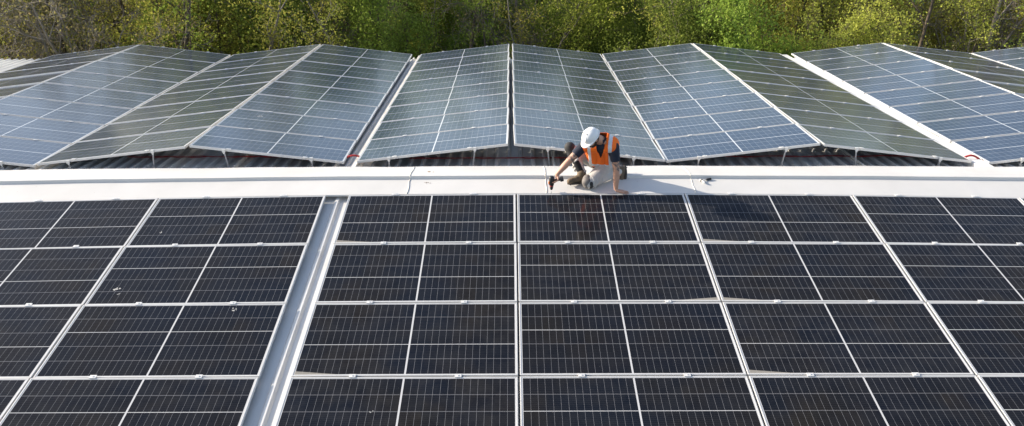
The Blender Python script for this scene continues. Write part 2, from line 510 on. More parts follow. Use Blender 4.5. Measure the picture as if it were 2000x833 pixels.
def dropping(parent, x, y, s, seed, local_z=-0.0022):
    rr = random.Random(seed); m = MB()
    for k in range(7):
        cx, cy = x+rr.gauss(0, s*.8), y+rr.gauss(0, s*.7); r = s*rr.uniform(.2, .6)
        pts = [(cx+r*math.cos(w)*rr.uniform(.6, 1.2), cy+r*math.sin(w)*rr.uniform(.6, 1.2), local_z+0.0006*k/7) for w in [2*math.pi*i/9 for i in range(9)]]
        m.add([(cx, cy, local_z+.0015)]+pts, [(0, 1+i, 1+(i+1) % 9) for i in range(9)])
    return m.build('bird_dropping', MAT['white'], parent)
near_cols = {}
cols = [('second column left of metal strip', -PX-GAP-1.5*PX, True), ('column just left of metal strip', -PX-GAP-.5*PX, False),
        ('column just right of metal strip', -.5*PX, True), ('second column right of metal strip', .5*PX, False),
        ('third column right of metal strip', 1.5*PX, True), ('fourth column right of metal strip', 2.5*PX, False),
        ('fifth column right of metal strip', 3.5*PX, True)]
NEARP = {}
for ci, (cw, xc, flip) in enumerate(cols):
    for r in range(4):
        if ci == 6 and r > 0: continue
        s = (r+.5)*PR
        xo = random.uniform(-.003, .003)
        o = empty('solar_panel', (xc+xo, -s*math.cos(AN), -s*math.sin(AN)+zwarp(xc, s)+0.012))
        sl = -0.0044*(xc-0.4)*max(0, 1-s/4.0)
        q = Matrix.Rotation(-math.atan(sl), 3, 'Y') @ Matrix.Rotation(AN, 3, 'X')
        q = q @ Matrix.Rotation(R_(random.uniform(-.06, .06)), 3, 'Z') @ Matrix.Rotation(R_(random.uniform(-.12, .12)), 3, 'X')
        o.rotation_euler = q.to_euler()
        obj('frame', nf, o)
        cs = obj('cell_sheet', nsf if flip else ns, o)
        if flip: cs.rotation_euler = (0, 0, math.pi)
        for k in range(2): obj('clamp', ncl[k], o)
        if r == 0:
            for k in range(2):
                c2 = obj('clamp', ncl[k], o); c2.location = (0.03, 0.002, 0.001)
        extra = ''
        if ci == 1 and r == 1: extra = ' with large bird dropping'; dropping(o, -.86, -.28, .028, 3); dropping(o, -.80, -.36, .012, 5)
        if ci == 1 and r == 2: extra = ' with small white dropping'; dropping(o, .58, .46, .022, 4)
        if ci == 1 and r == 0: dropping(o, -.78, -.26, .016, 9)
        if ci == 2 and r == 3: dropping(o, -.25, .1, .012, 12)
        lab = 'black solar panel' + extra + ', ' + cw + ', ' + ['top row', 'second row', 'third row', 'bottom row'][r]
        tag(o, lab, 'solar panel', 'black solar panels on the near slope')
        NEARP[(ci, r)] = o

# far slope tents
tilt = math.asin(HP/FW)
L8 = FP
fcols = [('A', -8.76, -10.84, 'p'), ('B', -8.726, -6.648, 'p'), ('C', -4.508, -6.595, 'p'), ('D', -4.456, -2.376, 'p'), ('E', -0.105, -2.186, 'p'),
         ('F', -0.027, 2.055, 'p'), ('G', 4.154, 2.078, 'p'), ('H', 4.202, 6.277, 'p'), ('I', 8.614, 6.537, 'p'), ('J', 8.665, 10.745, 'p'), ('K', 12.86, 10.78, 'p')]
ordw = ['first', 'second', 'third', 'fourth', 'fifth', 'sixth', 'seventh', 'eighth', 'ninth', 'tenth', 'eleventh']
look = {'A': 'olive-tinted', 'B': 'pale grey-blue', 'C': 'olive-tinted', 'D': 'blue', 'E': 'grey-green', 'F': 'grey-green', 'G': 'blue', 'H': 'olive-tinted', 'I': 'deep blue', 'J': 'olive-tinted', 'K': 'blue'}
sy = Vector((0, math.cos(AF), -math.sin(AF)))
front_z = {}
for ci, (nm, xp, xv, _) in enumerate(fcols):
    xp, xv = kx(xp), kx(xv)
    vis = range(8)
    for r in vis:
        # skip panels that lie wholly outside the frame
        mid_y = YF+(r+.5)*FP
        dep = (mid_y-CAM.y)*0.9+2.2
        half = 1000*dep/F_PX+0.3
        if min(abs(xp), abs(xv)) > half: continue
        s = (r+.5)*FP
        P = Vector(((xp+xv)/2, YF+s*math.cos(AF), ZV+HP/2-s*math.sin(AF)))
        a = Vector((xp, 0, ZV+HP)); c = Vector((xv, 0, ZV))
        sx = (c-a) if xv > xp else (a-c)
        sx.normalize()
        n = sx.cross(sy).normalized()
        yy = n.cross(sx)
        # slight sag of the tables as in the photo (x dependent)
        P.z += -0.0030*((P.x-0.3)**2)*0.30*max(0, 1-s/6) + 0.012
        Rm = Matrix((sx, yy, n)).transposed()
        Rm = Rm @ Matrix.Rotation(R_(random.uniform(-.25, .25)), 3, 'X') @ Matrix.Rotation(R_(random.uniform(-.12, .12)), 3, 'Y')
        o = empty('solar_panel', P); o.rotation_euler = Rm.to_euler()
        obj('frame', ff, o); obj('cell_sheet', fs_, o)
        for k in range(2): obj('clamp', fcl[k], o)
        if r == 0:
            for k in range(2):
                c2 = obj('clamp', fcl[k], o); c2.location = (0, -FL-0.016, 0)
        if nm == 'D' and r == 1: dropping(o, -.65, .25, .03, 21)
        if nm == 'I' and r == 7: dropping(o, .38, .28, .05, 22)
        if nm == 'I' and r == 6: dropping(o, .0, -.36, .03, 23)
        where = 'nearest the white ridge' if r == 0 else ('at the back edge' if r == 7 else ordw[r]+' up from the white ridge')
        tag(o, '%s panel %s, %s tilted column from left' % (look[nm], where, ordw[ci]), 'solar panel', 'tilted solar panels on the far slope')

# mounting legs under the front edges
def leg_at(x, topz, Y, lean, label):
    z0 = far_roof(Y)+0.045
    e = empty('mounting_leg', (x, Y, z0))
    h = topz - z0
    m = MB()
    # perforated angle post
    for k in range(1):
        m.box(-.009, .009, -.003, .003, 0.004, h-.002)
        m.box(-.009, -.006, .003, .018, 0.004, h-.002)
    # lean
    m.v = [(p[0]+lean*(p[2]/max(h, .01)), p[1], p[2]) for p in m.v]
    m.build('post', MAT['zinc'], e)
    ft = MB().box(-.035, .035, -.03, .03, 0.0, 0.004).box(-.020, .020, -.005-.004, -.004, .004, .030)
    ft.build('foot_plate', MAT['zinc'], e)
    hd = MB().box(-.024+lean, .024+lean, -.020, -.0145, h-.004, h+.044).box(-.012+lean, .012+lean, -.0145, -.006, h-.03, h-.006)
    hd.box(-.024+lean, .024+lean, -.0145, .008, h+.039, h+.044)
    hd.build('head_clamp', MAT['clamp'], e)
    tag(e, label, 'bracket', 'metal legs under the front edge of the tilted panels')
tents = {nm: (kx(xp), kx(xv)) for nm, xp, xv, _ in fcols}
side_word = {'B': 'pale grey-blue second', 'C': 'olive third', 'D': 'blue fourth', 'E': 'grey-green fifth', 'F': 'grey-green sixth', 'G': 'blue seventh', 'H': 'olive eighth', 'I': 'deep blue ninth'}
for nm in 'BCDEFGHI':
    xp, xv = tents[nm]
    for (fr, wd, ln) in ((0.235, 'tall', 0.03), (0.79, 'short', 0.0)):
        if nm == 'B' and wd == 'tall': continue
        if nm == 'I' and wd == 'tall': continue
        x = xp+(xv-xp)*fr
        tz = ZV+HP*(1-fr)-0.035 - 0.0009*((x-.3)**2)*0.30*3.3+0.012
        leg_at(x, tz-0.006, YF+0.012, ln*(1 if nm in 'CEG' else -1)*(1 if fr < .5 else 0), '%s perforated metal leg holding up the front of the %s column' % (wd, side_word[nm]))

# red conduits and cables
def wavy(p, q, n, amp, seed):
    rr = random.Random(seed); p = Vector(p); q = Vector(q)
    ph = [rr.uniform(0, 6) for _ in range(4)]
    return [p.lerp(q, i/n)+Vector((0, amp*math.sin(i*.55+ph[0])+amp*.5*math.sin(i*1.3+ph[1]), abs(amp*.5*math.sin(i*.4+ph[2])))) for i in range(n+1)]
def conduit(xa, xb, Y, label, bump_h=0.075):
    m = MB(); pts = []
    for i in range(41):
        t = i/40
        x = xa+(xb-xa)*t
        pts.append((x, Y+0.01*math.sin(t*3), far_roof(Y)+0.075+bump_h*math.sin(math.pi*t)))
    rad = [0.014+0.002*(i % 2) for i in range(41)]
    tag(m.tube(pts, rad, 10).build('conduit', MAT['red'], None, True), label, 'conduit', 'red conduits crossing the gaps')
conduit(kx(-2.46), kx(-2.10), YF+.28, 'thick red conduit arching over the cream strip left of the fifth panel column', 0.075)
conduit(kx(6.22), kx(6.52), YF+.20, 'thick red conduit arching over the white strip beside the deep blue column', 0.075)
for (xa, xb, Y, lb) in ((-5.9, -3.0, YF+.5, 'thin red cable under the third and fourth panel columns'), (-1.6, 1.9, YF+.4, 'thin red cable under the fifth and sixth panel columns'), (2.6, 6.3, YF+.45, 'thin red cable under the seventh and eighth panel columns')):
    m = MB()
    m.tube(wavy((xa, Y, far_roof(Y)+.065), (xb, Y, far_roof(Y)+.065), 50, .012, int(xa*10)), 0.007, 6)
    m.tube(wavy((xa, Y+.03, far_roof(Y)+.055), (xb, Y+.03, far_roof(Y)+.055), 50, .016, int(xa*10)+1), 0.006, 6)
    tag(m.build('cable', MAT['reddk'], None, True), lb, 'cable', 'red cables lying under the tilted panels')

for u_, lb in ((1083, 'pale sunlit roof streak, added as a cream tube left of the kneeling worker'), (1690, 'pale sunlit roof streak, added as a cream tube under the eighth column')):
    xx = at(u_, 326, 1.2).x  # cream tubes added to stand in for sunlit streaks along the roof
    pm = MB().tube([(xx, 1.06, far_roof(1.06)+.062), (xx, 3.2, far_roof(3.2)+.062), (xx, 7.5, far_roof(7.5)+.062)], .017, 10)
    tag(pm.build('sun_streak', MAT['seal'], None, True), lb, 'sun_streak')

# small hammer on the ridge
MAT['rubber'] = simple('black_rubber', (0.018, 0.018, 0.020), 0.6, 0, 0.2, 40)
MAT['steel'] = simple('bare_steel', (0.55, 0.55, 0.56), 0.3, 0.9, 0.1, 20)
hp_ = at(1370, 356, 0.31); hp_.z = 0.058+zwarp(hp_.x, 0)*.65
hm = empty('hammer', hp_)
tag(hm, 'small hammer with black rubber grip lying on the white ridge right of the worker', 'hammer')
d = (at(1387, 352.5, .36)-at(1370, 356, .31)); d.z = 0; d.normalize(); pr = Vector((-d.y, d.x, 0))
MB().tube([d*0.01, d*.075], .005, 8).build('shaft', MAT['steel'], hm, True)
MB().tube([d*.07, d*.08, d*.12, d*.145, d*.152], [.009, .014, .017, .017, .010], 10).build('grip', MAT['rubber'], hm, True)
MB().tube([-pr*.075-d*.0, -pr*.055, -pr*.02, pr*.025, pr*.035], [.010, .012, .011, .013, .010], 10).build('head', MAT['flash'], hm, True)
MB().tube([pr*.003-d*.012, pr*.003+d*.016], .016, 10).build('collar', MAT['rubber'], hm, True)
# two dirt marks where old fixings were scraped off the cap
for (u_, v_, Y_, z_, sd_) in ((838, 333, .62, .053, 31), (834, 357, .30, .036, 32)):
    q_ = at(u_, v_, Y_); rr = random.Random(sd_); m = MB()
    for k in range(6):
        cx_, cy_, r_ = q_.x+rr.gauss(0, .022), Y_+rr.gauss(0, .018), rr.uniform(.006, .016)
        zz = z_+zwarp(q_.x, 0)*.6
        m.add([(cx_, cy_, zz+.006)]+[(cx_+r_*math.cos(i*.9)*rr.uniform(.6, 1.2), cy_+r_*math.sin(i*.9), zz+.003) for i in range(7)], [(0, 1+i, 1+(i+1) % 7) for i in range(7)])
    bpart(m, 'dried_mud', MAT['mud'])
# ------------------------------------------------------------------ the worker
MAT['skin'] = simple('skin', (0.50, 0.27, 0.18), 0.5, 0, 0.12, 14)
MAT['tattoo'] = simple('tattooed_skin', (0.20, 0.14, 0.115), 0.55, 0, 0.5, 30)
MAT['orange'] = simple('orange_fabric', (1.0, 0.165, 0.008), 0.75, 0, 0.06, 12, bump=0.3, bscale=25)
MAT['reflective'] = simple('silver_tape', (0.66, 0.68, 0.70), 0.45, 0.1, 0.06, 30)
MAT['navy'] = simple('navy_fabric', (0.012, 0.017, 0.034), 0.85, 0, 0.2, 20)
MAT['blackf'] = simple('black_fabric', (0.010, 0.010, 0.012), 0.85, 0, 0.3, 20)
MAT['trouser'] = simple('light_grey_fabric', (0.46, 0.44, 0.41), 0.85, 0, 0.12, 9, bump=0.6, bscale=14)
MAT['pad'] = simple('dark_knee_pad', (0.028, 0.027, 0.027), 0.8, 0, 0.3, 20)
MAT['padg'] = simple('grey_knee_pad', (0.16, 0.145, 0.135), 0.8, 0, 0.2, 20)
MAT['boot'] = simple('brown_suede', (0.13, 0.095, 0.060), 0.85, 0, 0.3, 20, bump=0.4, bscale=50)
MAT['sole'] = simple('dark_sole', (0.040, 0.032, 0.026), 0.8, 0, 0.3, 20)
MAT['helmet'] = simple('white_plastic', (0.80, 0.80, 0.79), 0.28, 0, 0.02, 5)
MAT['vent'] = simple('dark_vents', (0.10, 0.10, 0.10), 0.7)
MAT['hair'] = simple('dark_brown_hair', (0.040, 0.022, 0.014), 0.8, 0, 0.4, 60, bump=0.6, bscale=120)
MAT['eye'] = simple('eye', (0.05, 0.04, 0.035), 0.3)
MAT['pole'] = simple('black_plastic', (0.014, 0.014, 0.015), 0.4)

pers = empty('person', (1.05, 0.35, 0.05))
tag(pers, 'kneeling worker in white helmet and orange vest, drilling with one hand on a panel', 'person')
POFF = Vector((1.05, 0.35, 0.05))
def pobj(name, me, mats, parent=None, pick=None):
    """me in world coordinates -> child of the person"""
    me.name = name
    me.transform(Matrix.Translation(-POFF))
    me.materials.clear()
    for m in (mats if isinstance(mats, list) else [mats]): me.materials.append(m)
    if pick:
        for p in me.polygons: p.material_index = pick(p.center+POFF)
    o = obj(name, me, parent or pers)
    return o

pel = at(1177, 319, .44)
hipL = at(1186, 322, .40); hipR = at(1166, 318, .50)
kneeL = at(1150, 358, .13); kneeL.z = max(kneeL.z, .085)
ankL = at(1211, 333, .46)
toeL = at(1209, 350, .40); toeL.z = .11
kneeR = at(1118, 294, .42)
ankR = at(1139, 347, .27)
toeR = ankR.lerp(at(1112, 357, .17), .55); toeR.z = .075
neck = at(1174, 273, .14)
shL = at(1199, 287, .11); shR = at(1140, 286, .21)
elL = at(1204, 335, .06); wrL = at(1203, 369, .005)
elR = at(1111, 315, .13); wrR = at(1088, 341, .07)
head = at(1155, 270, .03)

# head axes
Fh = Vector((-.62, -.45, -.62)).normalized()
Uh = Vector((-.46, -.30, .84)); Uh = (Uh-Fh*Uh.dot(Fh)).normalized()
Sh = Fh.cross(Uh).normalized()       # towards his right... sign does not matter for symmetric parts

# torso frame
T = (neck-pel).normalized(); S = (shL-shR); S = (S-T*S.dot(T)).normalized(); Ft = S.cross(T)
if Ft.y > 0: Ft = -Ft

def hand(m, wrist, fdir, pn, spread, curls, thumb_side, L=0.095):
    """palm + five fingers; fdir finger direction, pn palm normal (towards what it holds)"""
    fdir = fdir.normalized(); pn = (pn-fdir*pn.dot(fdir)).normalized(); side = fdir.cross(pn).normalized()*thumb_side
    for k in range(4):
        o = side*(0.030-0.020*k)
        m.capsule(wrist+side*(0.014-0.009*k), wrist+fdir*L*.92+o, 0.017, 0.0125, 10)
    lens = [0.070, 0.080, 0.074, 0.058]
    for k in range(4):
        o = side*(0.030-0.0205*k)
        base = wrist+fdir*L*.9+o
        dr = (fdir+side*(0.5-k*.33)*spread).normalized()
        r = 0.0092-0.0006*k
        p = base
        for j, fr in enumerate((.45, .32, .23)):
            ang = curls[j]
            dr = (dr*math.cos(ang)+pn*math.sin(ang)).normalized()
            q = p+dr*lens[k]*fr
            m.capsule(p, q, r, r*.93, 8); p = q; r *= .93
    tb = wrist+fdir*.025+side*.026
    td = (fdir*.72+side*.62+pn*.25).normalized()
    p = tb; q = p+td*.042; m.capsule(p, q, .014, .0115, 8)
    td = (td+pn*.35*curls[0]*2).normalized(); p = q; q = p+td*.032; m.capsule(p, q, .011, .0095, 8)
    p = q; q = p+(td+pn*.3).normalized()*.024; m.capsule(p, q, .0095, .008, 8)

# ---- body (skin): head, neck, torso, arms, hands, legs in one surface
m = MB()
m.ell(head+Fh*.004, (Sh*.077, Fh*.096, Uh*.105), 20, 14)
m.ell(head+Fh*.035-Uh*.060, (Sh*.056, Fh*.052, Uh*.060), 16, 10)          # jaw
m.capsule(head+Fh*.097-Uh*.005, head+Fh*.113-Uh*.036, .010, .014, 8)       # nose
m.capsule(head+Fh*.087+Sh*.028-Uh*.078, head+Fh*.087-Sh*.028-Uh*.078, .010, .010, 8)  # lips
m.capsule(head+Fh*.088+Sh*.035+Uh*.022, head+Fh*.088-Sh*.035+Uh*.022, .010, .010, 8)  # brow
for sg in (-1, 1):
    m.ell(head+Sh*sg*.080-Fh*.005-Uh*.012, (Sh*.011, Fh*.020, Uh*.033), 10, 8)  # ears
    m.capsule(head+Fh*.072+Sh*sg*.045-Uh*.030, head+Fh*.070+Sh*sg*.040-Uh*.036, .020, .020, 8)  # cheeks
m.capsule(head-Fh*.035-Uh*.06, neck-T*.02, .058, .066, 14)
for sg in (-.6, 0, .6):
    m.capsule(pel+S*sg*.13, neck-T*.10+S*sg*.18, .088, .090, 14)
m.capsule(shL-S*.02, shR+S*.02, .060, .060, 14)
m.capsule(neck-T*.02, shL, .050, .052); m.capsule(neck-T*.02, shR, .050, .052)
# left arm, straight, weight on it
m.capsule(shL, elL, .056, .044); m.capsule(elL, elL.lerp(wrL, .35), .043, .044); m.capsule(elL.lerp(wrL, .35), wrL, .044, .029)
hl = at(1206, 377, -.02); hl.z = max(hl.z, .034)
hand(m, wrL+(hl-wrL)*.45, Vector((.90, -.16, -.14)), Vector((0, 0, -1)), .55, (.05, .10, .08), 1 if True else -1)
# right arm reaching to the drill
m.capsule(shR, elR, .056, .045); m.capsule(elR, elR.lerp(wrR, .35), .044, .045); m.capsule(elR.lerp(wrR, .35), wrR, .045, .029)
gripc = at(1088, 351, .045)
m.capsule(wrR, wrR.lerp(gripc, .35), .028, .026, 10)
hd = Vector((-.05, -.55, -.65))
hand(m, wrR.lerp(gripc, .25)+Vector((.008, .012, .0)), hd, Vector((-.80, -.1, .25)), .12, (.75, 1.0, .8), 1, .078)
# legs
m.capsule(hipL, kneeL, .078, .056); m.capsule(kneeL, ankL, .054, .038); m.capsule(ankL, toeL, .036, .028)
m.capsule(hipR, kneeR, .078, .056); m.capsule(kneeR, ankR, .054, .038); m.capsule(ankR, toeR, .036, .030)
bm_ = remesh(m, 0.0055, 5)
def pick_skin(c):
    # tattoo sleeves from the shirt cuff to just below the elbow
    for a, e in ((shL, elL), (shR, elR)):
        d = (e-a); t = (c-a).dot(d)/d.length_squared
        if -.1 < t < .98 and (c-(a+d*max(0, min(1, t)))).length < .07:
            k = math.sin(c.x*95+c.z*60)+math.sin(c.z*120-c.y*80)+math.sin(c.y*140+c.x*50)
            return 1 if k > -.15 else 0
    return 0
body = pobj('body', bm_, [MAT['skin'], MAT['tattoo']], None, pick_skin)

# beard and short hair
m = MB()
m.ell(head+Fh*.045-Uh*.078, (Sh*.058, Fh*.050, Uh*.045), 14, 10)
m.capsule(head+Fh*.095-Uh*.058+Sh*.022, head+Fh*.095-Uh*.058-Sh*.022, .009, .009, 8)
for sg in (-1, 1): m.capsule(head+Sh*sg*.068+Fh*.005-Uh*.020, head+Sh*sg*.055+Fh*.030-Uh*.080, .016, .022, 8)
pobj('beard', remesh(m, .006, 3), MAT['hair'])
m = MB()
m.ell(head-Fh*.012-Uh*.005, (Sh*.083, Fh*.092, Uh*.105), 18, 12)
hme = remesh(m, .008, 1)
hb = bpy.data.objects.new('x', hme)
import bmesh
B = bmesh.new(); B.from_mesh(hme)
dl = [f for f in B.faces if ((f.calc_center_median()-head).dot(Fh) > .035 or (f.calc_center_median()-head).dot(Uh) < -.075)]
bmesh.ops.delete(B, geom=dl, context='FACES'); B.to_mesh(hme); B.free()
bpy.data.objects.remove(hb)
pobj('hair', hme, MAT['hair'])
m = MB()
for sg in (-1, 1): m.ell(head+Fh*.092+Sh*sg*.031+Uh*.003, (Sh*.012, Fh*.007, Uh*.008), 8, 6)
em = m.mesh('eyes', []); pobj('eyes', em, MAT['eye'])

# ---- helmet: dome, brim, front peak, crown ridge
hc = head+Uh*.040-Fh*.004
def dome(rs, rf, ru, z0, n=36, mm=14):
    vs = []; fs = []
    for i in range(mm+1):
        ph = (math.pi/2)*(i/mm)
        for k in range(n):
            w = 2*math.pi*k/n
            # superellipse sides, slightly flattened crown
            cz = math.sin(ph)**.92; cr = math.cos(ph)**.80
            vs.append(hc+Sh*rs*cr*math.cos(w)+Fh*rf*cr*math.sin(w)+Uh*(z0+ru*cz))
    for i in range(mm):
        for k in range(n):
            fs.append((i*n+k, i*n+(k+1) % n, (i+1)*n+(k+1) % n, (i+1)*n+k))
    return vs, fs, n
m = MB()
vs, fs, n = dome(.100, .124, .112, -.018)
m.add(vs, fs)
# inner liner so the shell has thickness
vs, fs, n = dome(.096, .120, .108, -.018); m.add(vs, [tuple(reversed(f)) for f in fs])
shell = m.mesh('shell', [], True); shell_o = pobj('helmet', shell, MAT['helmet'])
m = MB()
vs = []; fs = []; n = 48
for j in range(5):
    for k in range(n):
        w = 2*math.pi*k/n
        front = max(0, math.sin(w))**2.0
        prof = [(0, .004), (.4, .006), (1.0, .0), (1.0, -.006), (.0, -.004)][j]
        ext = (.013+.036*front)*prof[0]
        rs, rf = .099+ext, .123+ext
        vs.append(hc+Sh*rs*math.cos(w)+Fh*rf*math.sin(w)+Uh*(-.020+prof[1]-.012*front*prof[0]))
for j in range(4):
    for k in range(n):
        fs.append((j*n+k, j*n+(k+1) % n, (j+1)*n+(k+1) % n, (j+1)*n+k))
m.add(vs, fs)
pobj('brim', m.mesh('brim', [], True), MAT['helmet'], shell_o)
m = MB()
for off in (-.030, 0, .030):
    pts = []; rr = []
    for i in range(15):
        a = R_(22+136*i/14)
        pts.append(hc+Sh*off*1.2+Fh*(.119*math.cos(a))+Uh*(-.020+.109*math.sin(a)**.92-abs(off)*.10)); rr.append(.007 if off else .010)
    m.tube(pts, rr, 8)
pobj('crown_ridge', m.mesh('c', [], True), MAT['helmet'], shell_o)
m = MB()
for k in range(3):
    p_ = hc+Sh*(-.032+.032*k)+Fh*.035+Uh*.090
    m.capsule(p_-Fh*.006, p_+Fh*.006, .0055, .0055, 8)
pobj('vent', m.mesh('v', [], True), MAT['vent'], shell_o)

# ---- t-shirt
m = MB()
for sg in (-.6, 0, .6):
    m.capsule(pel+S*sg*.13+T*.02, neck-T*.10+S*sg*.18, .103, .102, 16)
m.capsule(shL-S*.02, shR+S*.02, .070, .070)
m.capsule(neck-T*.03, neck+T*.005, .070, .066)
for a, e in ((shL, elL), (shR, elR)):
    m.capsule(a, a.lerp(e, .50), .071, .066)
sm_ = remesh(m, .008, 4)
B = bmesh.new(); B.from_mesh(sm_)
dl = []
for f in B.faces:
    c = f.calc_center_median()
    for a, e in ((shL, elL), (shR, elR)):
        d = e-a; t = (c-a).dot(d)/d.length_squared
        if t > .58 and (c-(a+d*min(1, t))).length < .085: dl.append(f); break
    if (c-neck).dot(T) > .045 and f not in dl: dl.append(f)
bmesh.ops.delete(B, geom=dl, context='FACES'); B.to_mesh(sm_); B.free()
pobj('t_shirt', sm_, MAT['navy'])

# ---- orange vest with silver tape
m = MB()
for sg in (-.62, 0, .62):
    m.capsule(pel+S*sg*.14+T*.10, neck-T*.10+S*sg*.19, .116, .114, 18)
m.capsule(shL-S*.03, shR+S*.035, .085, .083)
m.capsule(neck-T*.06-Ft*.03+S*.05, neck-T*.06-Ft*.03-S*.03, .100, .095)
vm = remesh(m, .0045, 8)
B = bmesh.new(); B.from_mesh(vm)
dl = []
for f in B.faces:
    c = f.calc_center_median(); h = (c-pel).dot(T); s_ = (c-neck).dot(S); fr = (c-neck).dot(Ft)
    H = (neck-pel).length
    if h < .055: dl.append(f); continue                       # open hem
    if fr > 0 and abs(s_-.0) < .004+.22*(h-(H-.25)) and h > H-.25: dl.append(f); continue   # V neck
    if (c-neck).dot(T) > -.005 and abs(s_) < .072: dl.append(f); continue
    for a, e in ((shL, elL), (shR, elR)):
        d = e-a; t = (c-a).dot(d)/d.length
        if t > .060 and (c-(a+d.normalized()*t)).length < .080 and h > .18: dl.append(f); break
bmesh.ops.delete(B, geom=list(set(dl)), context='FACES'); B.to_mesh(vm); B.free()
def pick_vest(c):
    h = (c-pel).dot(T); s_ = (c-neck).dot(S)
    if .085 < h < .140: return 1
    if .100 < s_ < .148 or -.165 < s_ < -.125: return 1
    return 0
vest = pobj('safety_vest', vm, [MAT['orange'], MAT['reflective']], None, pick_vest)
so = vest.modifiers.new('thick', 'SOLIDIFY'); so.thickness = .004; so.offset = 1

# ---- trousers
m = MB()
m.capsule(pel+S*.05-T*.02, pel-S*.05-T*.02, .118, .118, 16)
m.capsule(pel+S*.05+T*.05, pel-S*.05+T*.05, .106, .106, 16)
m.capsule(hipL, kneeL, .104, .080, 16); m.capsule(kneeL, ankL.lerp(kneeL, .08), .078, .066, 16)
m.capsule(hipR, kneeR, .104, .079, 16); m.capsule(kneeR, ankR.lerp(kneeR, .12), .078, .062, 16)
rr = random.Random(5)
for a, c2, k0 in ((hipL, kneeL, .5), (kneeL, ankL, .0), (hipR, kneeR, .5), (kneeR, ankR, .2), (kneeR, ankR, .6)):
    # folds: raised rings
    for k in range(5):
        t = k0+k*.1+rr.uniform(-.02, .02); c0 = a.lerp(c2, min(t, .92)); ax = (c2-a).normalized(); o1 = ax.orthogonal().normalized(); o2 = ax.cross(o1)
        w0 = rr.uniform(0, 6.3); rad = .085-.018*t
        pts = [c0+(o1*math.cos(w0+q*.25)+o2*math.sin(w0+q*.25))*(rad)+ax*.03*math.sin(q*.3+w0) for q in range(9)]
        m.tube(pts, [.004, .010, .013, .014, .014, .014, .012, .009, .004], 6)
tm = remesh(m, .0075, 4)
tr = pobj('trousers', tm, MAT['trouser'])
# knee pads
m = MB(); dn = (kneeR-hipR).normalized()
sh_ = (ankR-kneeR).normalized()
front = Vector((-.25, -.9, .1)); front = (front-sh_*front.dot(sh_)).normalized()
m.capsule(kneeR+dn*.020-sh_*.02+Vector((-.012, .0, .012)), kneeR+dn*.020+sh_*.045, .076, .070, 16)
pobj('knee_pad', remesh(m, .008, 3), MAT['pad'])
m = MB()
m.capsule(kneeR.lerp(ankR, .42)+front*.038, kneeR.lerp(ankR, .88)+front*.034+Vector((.01, 0, 0)), .050, .044, 14)
pobj('shin_panel', remesh(m, .008, 3), MAT['blackf'])
m = MB(); m.capsule(kneeL+Vector((-.018, -.010, .02)), kneeL+Vector((-.02, -.015, -.012)), .066, .060, 16)
m.capsule(kneeL+Vector((-.02, .03, .045)), kneeL+Vector((-.03, -.01, .02)), .062, .066, 16)
pobj('knee_pad', remesh(m, .008, 3), MAT['padg'])
m = MB(); m.capsule(kneeL+Vector((.016, -.034, .010)), kneeL+Vector((.020, -.030, -.020)), .046, .046, 14)
pobj('knee_pad', remesh(m, .008, 3), MAT['pad'])

# ---- boots
def boot(ank, toe, up, name='boot'):
    fw_ = (toe-ank); fw_ = (fw_-up*fw_.dot(up)).normalized(); sd_ = fw_.cross(up)
    heel = ank-up*.060-fw_*.045
    m = MB()
    m.capsule(ank+up*.05, ank-up*.01, .058, .054, 14)
    m.capsule(ank-up*.02-fw_*.02, heel+up*.035+fw_*.02, .050, .044, 14)
    m.capsule(heel+up*.038+fw_*.06, heel+up*.030+fw_*.20, .050, .040, 14)
    m.capsule(heel+up*.028+fw_*.15+sd_*.012, heel+up*.026+fw_*.215, .042, .040, 14)
    m.capsule(ank-up*.01+fw_*.02, heel+up*.045+fw_*.12, .045, .044, 14)
    bo = pobj(name, remesh(m, .007, 4), MAT['boot'])
    m = MB()
    out = []
    for k in range(28):
        w = 2*math.pi*k/28
        x = math.cos(w); y = math.sin(w)
        ln = .145*x; wd = (.047+.006*x-.010*math.cos(2*w))*y
        out.append(heel+fw_*(.105+ln)+sd_*wd)
    vs = [p_-up*.012 for p_ in out]+[p_+up*.014 for p_ in out]
    fs = [tuple(range(27, -1, -1)), tuple(range(28, 56))]+[(k, (k+1) % 28, 28+(k+1) % 28, 28+k) for k in range(28)]
    m.add(vs, fs)
    for k in range(6):
        c0 = heel+fw_*(-.01+k*.045)-up*.016
        m.capsule(c0-sd_*.030, c0+sd_*.030, .007, .007, 6)
    pobj('sole', m.mesh('sole', []), MAT['sole'], bo)
    m = MB()
    for k in range(3):
        c0 = ank+fw_*(.045+k*.022)+up*(.022-.018*k)
        m.capsule(c0-sd_*.024, c0+sd_*.024, .0045, .0045, 6)
    pobj('lace', m.mesh('lace', []), MAT['pole'], bo)
    return bo
boot(ankR+Vector((-.03, -.01, .012)), at(1108, 357, .17), Vector((.05, -.05, 1)).normalized())
upL = (kneeL-ankL).normalized()
upl = Vector((-.82, -.30, .35)).normalized()
boot(ankL+Vector((.01, 0, 0)), ankL+Vector((.01, -.10, -.16)), upl)

